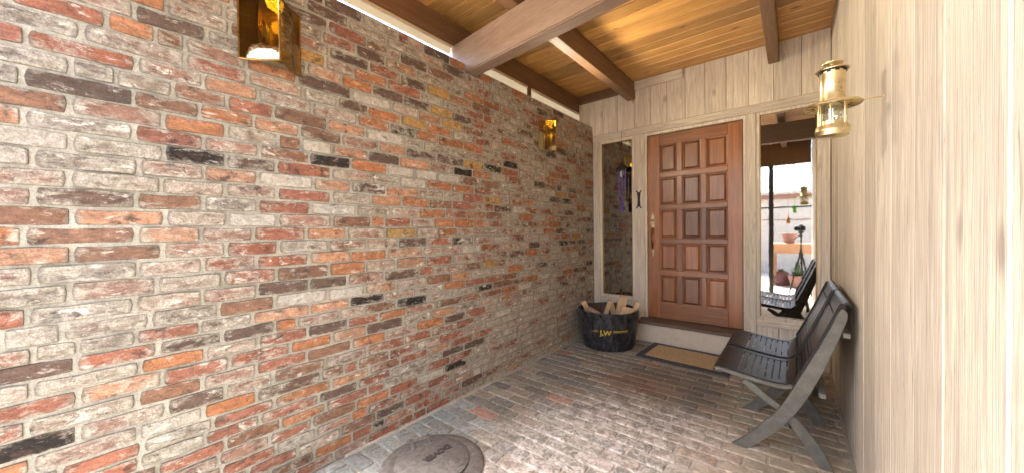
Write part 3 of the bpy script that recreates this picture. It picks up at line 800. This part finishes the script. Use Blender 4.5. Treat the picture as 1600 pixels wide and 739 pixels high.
# ------------------------------------------------------------------ joined pair of folding seats
bs = empty('folding_seat_pair', (1.93, 2.9, 0), 0, 'joined pair of old folding slatted theatre seats, black with grey side frames', 'folding seats')
def K(g, name, mat, smooth=False, parent=None):
    o = g.build(name, mat, parent or bs, smooth=smooth)
    if parent is None: o.location = (-1.93, -2.9, 0)
    return o
A_up = [(1.694, .0), (1.735, .040), (1.773, .080), (1.815, .132), (1.854, .185), (1.895, .238), (1.931, .298), (1.970, .384), (2.020, .498), (2.084, .646), (2.128, .757), (2.155, .832), (2.168, .856)]
A_lo = [(2.180, .852), (2.190, .835), (2.189, .805), (2.169, .737), (2.134, .629), (2.094, .509), (2.050, .396), (2.010, .310), (1.987, .268), (1.948, .205), (1.895, .132), (1.823, .048), (1.772, .0)]
B_out = [(1.765, .392), (1.817, .366), (1.872, .322), (1.919, .289), (1.993, .238), (2.050, .168), (2.100, .098), (2.145, .0), (2.085, .0), (2.041, .072), (1.995, .150), (1.948, .215), (1.907, .258), (1.848, .293), (1.795, .330), (1.745, .372)]
FY = (2.38, 2.895, 3.41)
for y in FY:
    g = G(); g.prism(A_up + A_lo, 'xz', y, y + .022, .003); fr = K(g, 'back_leg_frame', M['grey'])
    g = G(); g.lathe([(0, 0), (.008, 0), (.008, .004), (0, .006)], (0, 0, 0), 12); b_ = g.build('pivot_bolt', M['rod'], fr, smooth=True)
    b_.rotation_euler = (R(90), 0, 0); b_.location = (1.915, y - .0005, .222)
    g = G(); g.prism(B_out, 'xz', y + .0235, y + .044, .003); K(g, 'cross_leg', M['grey'])
g = G(); g.box((2.082, FY[0] - .004, .385), (2.110, FY[2] + .03, .410), .003); K(g, 'stretcher', M['rod'])
g = G(); g.box((2.172, FY[0] - .004, .712), (2.200, FY[2] + .03, .736), .003); K(g, 'stretcher', M['rod'])
g = G(); g.box((1.96, FY[0] + .045, .165), (1.985, FY[2] + .02, .190), .003); K(g, 'stretcher', M['black'])
def strip(prof, th):
    """closed outline of thickness th under a top profile (x, z)"""
    lo = []
    for i, p_ in enumerate(prof):
        a = Vector(prof[max(i - 1, 0)]); b = Vector(prof[min(i + 1, len(prof) - 1)]); d = (b - a).normalized(); n_ = Vector((d.y, -d.x)); lo.append((p_[0] + n_.x * th, p_[1] + n_.y * th))
    return list(prof) + lo[::-1]
def along(prof, s0, s1):
    """piece of the polyline between arc lengths"""
    P = [Vector(q) for q in prof]; out = []; acc = 0
    L = [0]
    for a, b in zip(P, P[1:]): L.append(L[-1] + (b - a).length)
    def at(s):
        for i in range(len(P) - 1):
            if s <= L[i + 1] or i == len(P) - 2:
                t = (s - L[i]) / (L[i + 1] - L[i]); return tuple(P[i].lerp(P[i + 1], t))
    mid = [tuple(P[i]) for i in range(len(P)) if s0 + 1e-4 < L[i] < s1 - 1e-4]
    return [at(s0)] + mid + [at(s1)], L[-1]
SEAT = [(1.592, .398), (1.594, .414), (1.604, .427), (1.625, .433), (1.68, .428), (1.75, .418), (1.83, .408), (1.90, .402), (1.945, .405), (1.975, .418), (1.992, .440)]
BACK = [(1.998, .448), (2.018, .490), (2.055, .575), (2.095, .672), (2.130, .762), (2.150, .815), (2.163, .850), (2.170, .868), (2.178, .882), (2.190, .888), (2.204, .882), (2.210, .866)]
for y in FY[:2]:
    y0, y1 = y + .046, y + .513
    seat = empty('seat', (0, 0, 0)); seat.parent = bs; seat.location = (-1.93, -2.9, 0)
    _, LT = along(SEAT, 0, .01)
    for a, b in ((y0, y0 + .045), (y1 - .045, y1)):
        g = G(); g.prism(strip(along(SEAT, .145, LT - .055)[0], .012), 'xz', a, b, .002); K(g, 'seat_edge', M['black'], True, seat)
    g = G(); g.prism(strip(along(SEAT, 0, .144)[0], .012), 'xz', y0, y1, .002); K(g, 'seat_front', M['black'], True, seat)
    g = G(); g.prism(strip(along(SEAT, LT - .054, LT)[0], .012), 'xz', y0, y1, .002); K(g, 'seat_rear', M['black'], True, seat)
    n_ = 7; s0, s1 = .148, LT - .058
    for k in range(n_):
        a = s0 + (s1 - s0) * k / n_ + .003; b = s0 + (s1 - s0) * (k + 1) / n_ - .003
        pr = [(x, z - .0025) for x, z in along(SEAT, a, b)[0]]
        g = G(); g.prism(strip(pr, .008), 'xz', y0 + .0455, y1 - .0455, .0015); K(g, 'slat', M['black'], False, seat)
    g = G(); g.prism(strip([(x, z - .013) for x, z in along(SEAT, .03, LT - .05)[0]], .018), 'xz', y0 + .004, y0 + .020, .002); K(g, 'seat_rail', M['grey'], False, seat)
    g = G(); g.prism(strip([(x, z - .013) for x, z in along(SEAT, .03, LT - .05)[0]], .018), 'xz', y1 - .020, y1 - .004, .002); K(g, 'seat_rail', M['grey'], False, seat)
    if y == FY[0]:
        g = G(); g.prism(strip([(x, z - .004) for x, z in along(SEAT, .028, LT - .03)[0]], .020), 'xz', y0 - .020, y0 - .0015, .003); K(g, 'seat_rail', M['grey'], False, seat)
    bk = empty('backrest', (0, 0, 0)); bk.parent = bs; bk.location = (-1.93, -2.9, 0)
    _, LB = along(BACK, 0, .01)
    y0, y1 = y + .024, y + .513
    for a, b in ((y0, y0 + .030), (y1 - .030, y1)):
        pr = along(BACK, 0, LB - .05)[0]
        g = G(); g.prism(strip([(x - .010, z + .004) for x, z in pr], .030), 'xz', a, b, .006); K(g, 'back_edge', M['black'], True, bk)
    g = G(); g.prism(strip(along(BACK, LB - .125, LB)[0], .012), 'xz', y0 + .0005, y1 - .0005, .002); K(g, 'top_rail', M['black'], True, bk)
    n_ = 4; s0, s1 = .012, .150
    g = G(); g.prism(strip([(x - .002, z) for x, z in along(BACK, .154, LB - .128)[0]], .009), 'xz', y0 + .031, y1 - .031, .0015); K(g, 'back_panel', M['black'], True, bk)
    for k in range(n_):
        a = s0 + (s1 - s0) * k / n_ + .003; b = s0 + (s1 - s0) * (k + 1) / n_ - .003
        g = G(); g.prism(strip(along(BACK, a, b)[0], .008), 'xz', y0 + .031, y1 - .031, .0015); K(g, 'slat', M['black'], False, bk)

# ------------------------------------------------------------------ half barrel tub with timber offcuts
TC = (.372, 3.655); TH = .405; RB, RT = .268, .325
tub = empty('half_barrel_tub', (TC[0], TC[1], 0), 0, 'black painted half barrel of staves with yellow J.W lettering, full of timber offcuts', 'barrel')
n_ = 26
def tr_(z): return RB + (RT - RB) * (z / TH) ** .9 + .006 * math.sin(math.pi * z / TH)
for k in range(n_):
    a0 = 2 * math.pi * (k + .03) / n_; a1 = 2 * math.pi * (k + .97) / n_
    bm = bmesh.new(); rows_ = []; top = TH + random.uniform(-.004, .003)
    zz = [0, .1, .2, .3, top]
    for z in zz:
        ro, ri = tr_(z), tr_(z) - .022
        am = (a0 + a1) / 2
        rows_.append([bm.verts.new((ro * math.cos(a), ro * math.sin(a), z)) for a in (a0, am, a1)] + [bm.verts.new((ri * math.cos(a), ri * math.sin(a), z)) for a in (a1, a0)])
    for A, B in zip(rows_, rows_[1:]):
        for i in range(5): bm.faces.new((A[i], A[(i + 1) % 5], B[(i + 1) % 5], B[i]))
    bm.faces.new(rows_[0]); bm.faces.new(rows_[-1]); bmesh.ops.recalc_face_normals(bm, faces=bm.faces[:])
    g = G(); g._merge(bm); g.build('stave', M['tub'], tub)
for z in (.075, .315):
    g = G(); g.lathe([(tr_(z - .022) + .0008, z - .022), (tr_(z - .022) + .004, z - .022), (tr_(z + .022) + .004, z + .022), (tr_(z + .022) + .0008, z + .022)], (0, 0, 0), 52)
    g.build('hoop', M['tub'], tub, smooth=True)
g = G(); g.lathe([(0, .03), (RB - .012, .03), (RB - .012, .045), (0, .045)], (0, 0, 0), 26); g.build('tub_floor', M['tubin'], tub)
g = G(); g.lathe([(tr_(.05) - .0235, .046), (tr_(TH) - .0235, TH - .012), (tr_(TH) - .0255, TH - .012), (tr_(.05) - .0255, .046)], (0, 0, 0), 40); g.build('liner', M['tubin'], tub, smooth=True)
def wrap(me, name, ang, z0, parent):
    for v in me.vertices:
        a = ang + v.co.x / .30; z = z0 + v.co.y; rr = tr_(z) + .0015 + v.co.z * .3
        v.co = (rr * math.cos(a), rr * math.sin(a), z)
    me.materials.clear(); me.materials.append(M['yellow']); return link(name, me, parent)
tf = math.atan2(0 - TC[1], CX - TC[0])            # side facing the path
la_ = tf - .08
wrap(text_mesh('J.W', .074, .0025), 'lettering', la_, .205, tub)
def bar(x0, x1, z, h):
    me = bpy.data.meshes.new('b'); n = 8; V = []; F = []
    for i in range(n + 1):
        x = x0 + (x1 - x0) * i / n; V += [(x, z - h / 2, .001), (x, z + h / 2, .001)]
    for i in range(n): F.append((2 * i, 2 * i + 2, 2 * i + 3, 2 * i + 1))
    me.from_pydata(V, [], F); return me
wrap(bar(.075, .235, 0, .008), 'lettering_line', la_, .228, tub); wrap(bar(.075, .225, 0, .0035), 'lettering_line', la_, .216, tub)
wrap(bar(-.15, -.075, 0, .005), 'lettering_line', la_, .212, tub); wrap(bar(-.12, -.075, 0, .004), 'lettering_line', la_, .228, tub)
def offcut(label, c, size, rot, knots=0):
    o = empty('x') if False else None
    g = G(); g.obox((0, 0, 0), size, Matrix.Identity(3), .003); o = g.build('timber_offcut', M['scrap'])
    o.location = c; o.rotation_euler = [R(a) for a in rot]
    return tag(o, label, 'wood offcut', 'timber offcuts standing in the barrel')
offcut('wide pale offcut, the tallest piece leaning in the barrel', (.50, 3.66, .335), (.095, .024, .44), (10, 9, 40))
offcut('narrow offcut leaning beside the tallest piece in the barrel', (.36, 3.60, .32), (.045, .03, .40), (14, 16, 34))
offcut('short square offcut at the rim nearest the door post', (.575, 3.62, .315), (.13, .03, .27), (6, 14, 38))
offcut('rounded pale offcut on the barrel rim nearest the brick wall', (.145, 3.60, .375), (.055, .03, .21), (18, -28, 40))
offcut('short offcut lying flat inside the barrel rim', (.255, 3.545, .375), (.17, .045, .03), (0, 14, -20))
offcut('dark-sided offcut crossing behind the others in the barrel', (.40, 3.76, .31), (.06, .03, .34), (-8, -14, 30))
offcut('pale offcut half hidden behind the tallest piece', (.62, 3.70, .33), (.05, .025, .36), (4, 22, 30))

# ------------------------------------------------------------------ door mat
mat_ = empty('door_mat', (1.16, 3.70, 0), R(-2.5), 'tan coir door mat with wide dark rubber border, before the step', 'door mat')
g = G(); W_, H_ = .40, .262
for a, b in (((-W_, -H_), (W_, -H_ + .062)), ((-W_, H_ - .050), (W_, H_)), ((-W_, -H_ + .0622), (-W_ + .062, H_ - .0502)), ((W_ - .062, -H_ + .0622), (W_, H_ - .0502))):
    g.box((a[0], a[1], .003), (b[0], b[1], .017), .003)
g.build('rubber_border', M['rubber'], mat_)
V = []; F = []; n1, n2 = 90, 52
for j in range(n2 + 1):
    for i in range(n1 + 1):
        V.append((-W_ + .062 + (2 * W_ - .124) * i / n1, -H_ + .062 + (2 * H_ - .112) * j / n2, .0145 + random.uniform(-.0022, .0022)))
for j in range(n2):
    for i in range(n1): a = j * (n1 + 1) + i; F.append((a, a + 1, a + n1 + 2, a + n1 + 1))
me = bpy.data.meshes.new('coir_pile'); me.from_pydata(V, [], F); me.materials.append(M['coir']); link('coir_pile', me, mat_)

# ------------------------------------------------------------------ cast iron cover in the floor
cv = empty('iron_cover', (.455, 1.172, 0), 0, 'round cast iron floor cover with hinged lid lettered DOVER', 'cover')
g = G(); g.lathe([(.19, .0), (.262, .0), (.274, .004), (.276, .012), (.270, .017), (.222, .019), (.214, .014), (.19, .013)], (.011, -.010, 0), 72); g.build('ring', M['iron'], cv, smooth=True)
g = G(); g.lathe([(0, .0255), (.05, .0262), (.16, .0245), (.192, .022), (.201, .018), (.202, .010), (.19, .009)], (-.017, .011, 0), 64)
g.build('lid', M['iron'], cv, smooth=True)
g = G(); q = Matrix.Rotation(R(158), 3, 'Z')
for s in (-.052, .052): g.obox((-.19 + s * .36, .062 + s * .93, .018), (.10, .026, .026), q, .004)
g.tube([(-.215 - .028, .055 - .06, .024), (-.215 + .028, .055 + .075, .024)], .009, 10); g.build('hinge', M['iron'], cv, smooth=True)
g = G(); g.lathe([(.0, .030), (.022, .029), (.036, .022), (.040, .010)], (.105, .065, 0), 20); g.prism([(.07, .02), (.13, .10), (.16, .085), (.155, .05), (.12, .005)], 'xy', .012, .027, .004)
g.build('latch', M['iron'], cv, smooth=True)
tm = text_mesh('DOVER', .054, .0022)
for v in tm.vertices: x, y_, z = v.co; v.co = (y_, -x, z * 1.0 + .0265)
tm.materials.clear(); tm.materials.append(M['letter_iron'])
tx = link('lettering', tm, cv, (-.027, .050, 0))

# ------------------------------------------------------------------ small iron ornament on the post, wind chime behind the glass
g = G(); ox, oz = .583, 1.617
half = [(0, .052), (.010, .060), (.013, .082), (.026, .104), (.034, .100), (.033, .107), (.022, .113), (.010, .098), (.006, .085)]
up = [(.013, 0), (.015, .03), (.017, .055), (.020, .080), (.034, .098), (.036, .106), (.022, .103), (.010, .086), (0, .080)]
o_ = [(x, z) for x, z in up] + [(-x, z) for x, z in up[::-1][1:]] + [(-x, -z) for x, z in up[1:]] + [(x, -z) for x, z in up[::-1][1:-1]]
g.prism([(ox + x, oz + z) for x, z in o_], 'xz', D - .034, D - .0205, .003)
tag(g.build('iron_ornament', M['dkiron']), 'small black iron ornament with splayed ends fixed to the post beside the door', 'ornament')
wc = empty('wind_chime', (.420, D - .12, 1.98), 0, 'purple and dark hanging chime before the narrow sidelight', 'wind chime')
g = G(); g.tube([(0, 0, .05), (0, 0, .425), (0, .10, .43)], .002, 5); g.build('cord', M['dkiron'], wc)
g = G(); g.lathe([(0, .07), (.03, .05), (.062, .02), (.065, 0), (0, -.004)], (0, 0, 0), 20); g.build('top', M['dkiron'], wc, smooth=True)
for k in range(6):
    a = k * math.pi / 3; l_ = .20 + .045 * k
    g = G(); g.tube([(.042 * math.cos(a), .042 * math.sin(a), -.02), (.042 * math.cos(a), .042 * math.sin(a), -.02 - l_)], .007, 8); g.build('tube', M['purple'], wc, smooth=True)
g = G(); g.lathe([(0, -.02), (.02, -.03), (.024, -.05), (.012, -.09), (0, -.1)], (0, 0, 0), 14); g.build('bell', mat_plain('pale_bell', (.6, .6, .62), .3), wc, smooth=True)
g = G(); g.tube([(0, 0, -.1), (0, 0, -.50)], .002, 5); g.prism([(-.02, -.50), (.02, -.50), (.024, -.40), (0, -.36), (-.024, -.40)], 'xz', -.002, .002); g.build('striker', M['purple'], wc)

# ------------------------------------------------------------------ behind the viewer: tripod, open front, courtyard (all seen in the glass)
tp = empty('camera_tripod', (CX + .06, -.10, 0), 0, 'black camera on a three-legged tripod, mirrored in the wide sidelight', 'camera tripod')
fx, fy = f.x, f.y; L2 = math.hypot(fx, fy); fx, fy = fx / L2, fy / L2; rx, ry = fy, -fx
q3 = Matrix(((rx, fx, 0), (ry, fy, 0), (0, 0, 1)))
bx, bY = CX - fx * .155 - tp.location.x, -fy * .155 - tp.location.y
g = G(); g.obox((bx, bY, CH), (.135, .06, .095), q3, .01); g.obox((bx, bY, CH + .055), (.06, .05, .03), q3, .008)
body = g.build('camera_body', M['rubberblack'], tp)
T4 = (q3 @ Matrix.Rotation(R(-90), 3, 'X')).to_4x4(); T4.translation = Vector((bx + fx * .03, bY + fy * .03, CH))
gl_ = G(); g2 = G(); g2.lathe([(0, 0), (.034, 0), (.036, .03), (.033, .05), (.039, .085), (.036, .087), (.03, .07), (0, .068)], (0, 0, 0), 24); gl_._merge(g2.bm, T4)
gl_.build('lens', M['rubberblack'], tp, smooth=True)
cxo, cyo = bx, bY
g = G(); g.tube([(cxo, cyo, CH - .05), (cxo, cyo, CH - .16)], .022, 10); g.obox((cxo, cyo, CH - .07), (.07, .06, .03), q3, .006); g.tube([(cxo, cyo, CH - .12), (cxo - .12, cyo - .14, CH - .20)], .008, 6); g.build('tripod_head', M['rubberblack'], tp, smooth=True)
g = G(); g.tube([(cxo, cyo, CH - .15), (cxo, cyo, .62)], .013, 10); g.build('centre_column', M['postdk'], tp, smooth=True)
for a in (200, 325, 80):
    e_ = (cxo + .19 * math.cos(R(a)), cyo + .19 * math.sin(R(a)))
    g = G(); g.tube([(cxo, cyo, .86), ((cxo + e_[0]) / 2, (cyo + e_[1]) / 2, .44), (e_[0], e_[1], .01)], [.016, .014, .010], 8); g.build('leg', M['rubberblack'], tp, smooth=True)

sc_ = empty('front_screen', (1.1, -.23, 0), 0, 'dark slim glazing frame across the open porch front, mirrored in the sidelight', 'screen frame')
def Q(g, n_, mat): o = g.build(n_, mat, sc_); o.location = (-1.1, .23, 0); return o
for x in (1.60,): g = G(); g.box((x, -.245, 0), (x + .075, -.19, 2.469), .004); Q(g, 'post', M['postdk'])
g = G(); g.box((.0, -.235, 1.655), (1.5995, -.215, 1.680)); g.box((1.6755, -.235, 1.655), (2.23, -.215, 1.680)); Q(g, 'rail', M['postdk'])

nb = empty('neighbour_building', (1, -4.2, 0), 0, 'pale stucco building across the courtyard with brown fascia, mirrored in the glass', 'building')
def Nn(g, n_, mat): o = g.build(n_, mat, nb); o.location = (-1, 4.2, 0); return o
g = G(); g.box((-3.5, -4.45, -.08), (5.5, -4.2, 2.10)); Nn(g, 'wall', M['stucco'])
g = G(); g.box((-3.6, -4.5, 2.1005), (5.6, -4.1, 2.22)); Nn(g, 'fascia', M['fascia'])
g = G(); g.box((-3.6, -5.5, 2.2205), (5.6, -4.06, 2.30)); Nn(g, 'roof_edge', M['stucco'])
for z in (.3, .6, .9, 1.2, 1.5, 1.8): g = G(); g.box((-3.5, -4.199, z), (5.5, -4.185, z + .02)); Nn(g, 'board_line', M['fascia'] if z == 1.5 else M['stucco'])
g = G(); g.tube([(-3, -3.2, 3.5), (1.5, -3.3, 3.1), (6, -3.2, 3.3)], .012, 5); tag(g.build('power_line', M['dkiron']), 'thin dark overhead cable above the courtyard, mirrored in the glass', 'cable')
pb = empty('planter_bench', (2.2, -1.75, 0), 0, 'orange-brown timber planter bench in the courtyard, mirrored in the glass', 'bench')
def Pb(g, n_, mat): o = g.build(n_, mat, pb); o.location = (-2.2, 1.75, 0); return o
g = G(); g.box((1.55, -2.0, .72), (3.3, -1.55, .94), .01); Pb(g, 'top', M['planter'])
for x in (1.6, 2.4, 3.2): g = G(); g.box((x, -1.95, 0), (x + .07, -1.6, .719), .005); Pb(g, 'leg', M['planter'])
def pot(x, y_, z, s, lab, plant=True):
    t = empty('flower_pot', (x, y_, z), 0, lab, 'flower pot', 'terracotta pots in the courtyard')
    g = G(); g.lathe([(0, 0), (.08 * s, 0), (.115 * s, .15 * s), (.125 * s, .15 * s), (.125 * s, .19 * s), (.105 * s, .19 * s), (.095 * s, .15 * s), (0, .15 * s)], (0, 0, 0), 20); g.build('pot', M['terracotta'], t, smooth=True)
    if plant:
        g = G()
        for k in range(40):
            a = random.uniform(0, 6.28); h = random.uniform(.08, .28) * s; q_ = random.uniform(.03, .16) * s
            p0 = Vector((0, 0, .14 * s)); p1 = Vector((q_ * math.cos(a), q_ * math.sin(a), .14 * s + h)); sd = Vector((-math.sin(a), math.cos(a), 0)) * .02 * s; md = (p0 + p1) / 2
            vs = [g.bm.verts.new(v) for v in (p0, md + sd, p1, md - sd)]; g.bm.faces.new(vs)
        g.build('leaves', M['leaf'], t)
pot(1.90, -1.78, .94, 1.1, 'wide terracotta pot standing on the timber planter bench', False)
pot(2.05, -1.4, -.004, 1.4, 'leafy terracotta pot on the ground before the planter bench')
def sack(x, y_, mat, lab):
    g = G(); g.lathe([(0, 0), (.17, .0), (.21, .08), (.19, .2), (.11, .29), (.04, .31), (.05, .35), (0, .35)], (0, 0, 0), 14)
    for v in g.bm.verts: v.co += noise.noise_vector(v.co * 9 + Vector((x, 0, 0))) * .035; v.co.z = max(v.co.z, 0)
    o = g.build('sack', mat, None, (x, y_, -.004), True); tag(o, lab, 'sack')
sack(1.75, -1.75, M['cloth'], 'red-brown cloth sack under the planter bench')
sack(2.18, -1.78, M['bluegrey'], 'blue-grey cloth sack under the planter bench')
def hang(x, z, mat, name, lab):
    t = empty(name, (x, -.205, z), 0, lab, name.replace('_', ' '))
    g = G(); g.lathe([(0, 0), (.028, .0), (.030, .01), (.030, .09), (.012, .125), (.011, .155), (0, .156)], (0, 0, 0), 18); g.build('body', mat, t, smooth=True)
    g = G(); g.tube([(0, 0, .15), (0, 0, 2.471 - z)], .0015, 5); g.build('cord', M['dkiron'], t)
hang(1.99, 1.55, M['green'], 'glass_bottle', 'green glass bottle hung in the open porch front')
hang(1.90, 1.36, M['orange'], 'glass_ornament', 'orange glass ornament hung in the open porch front')
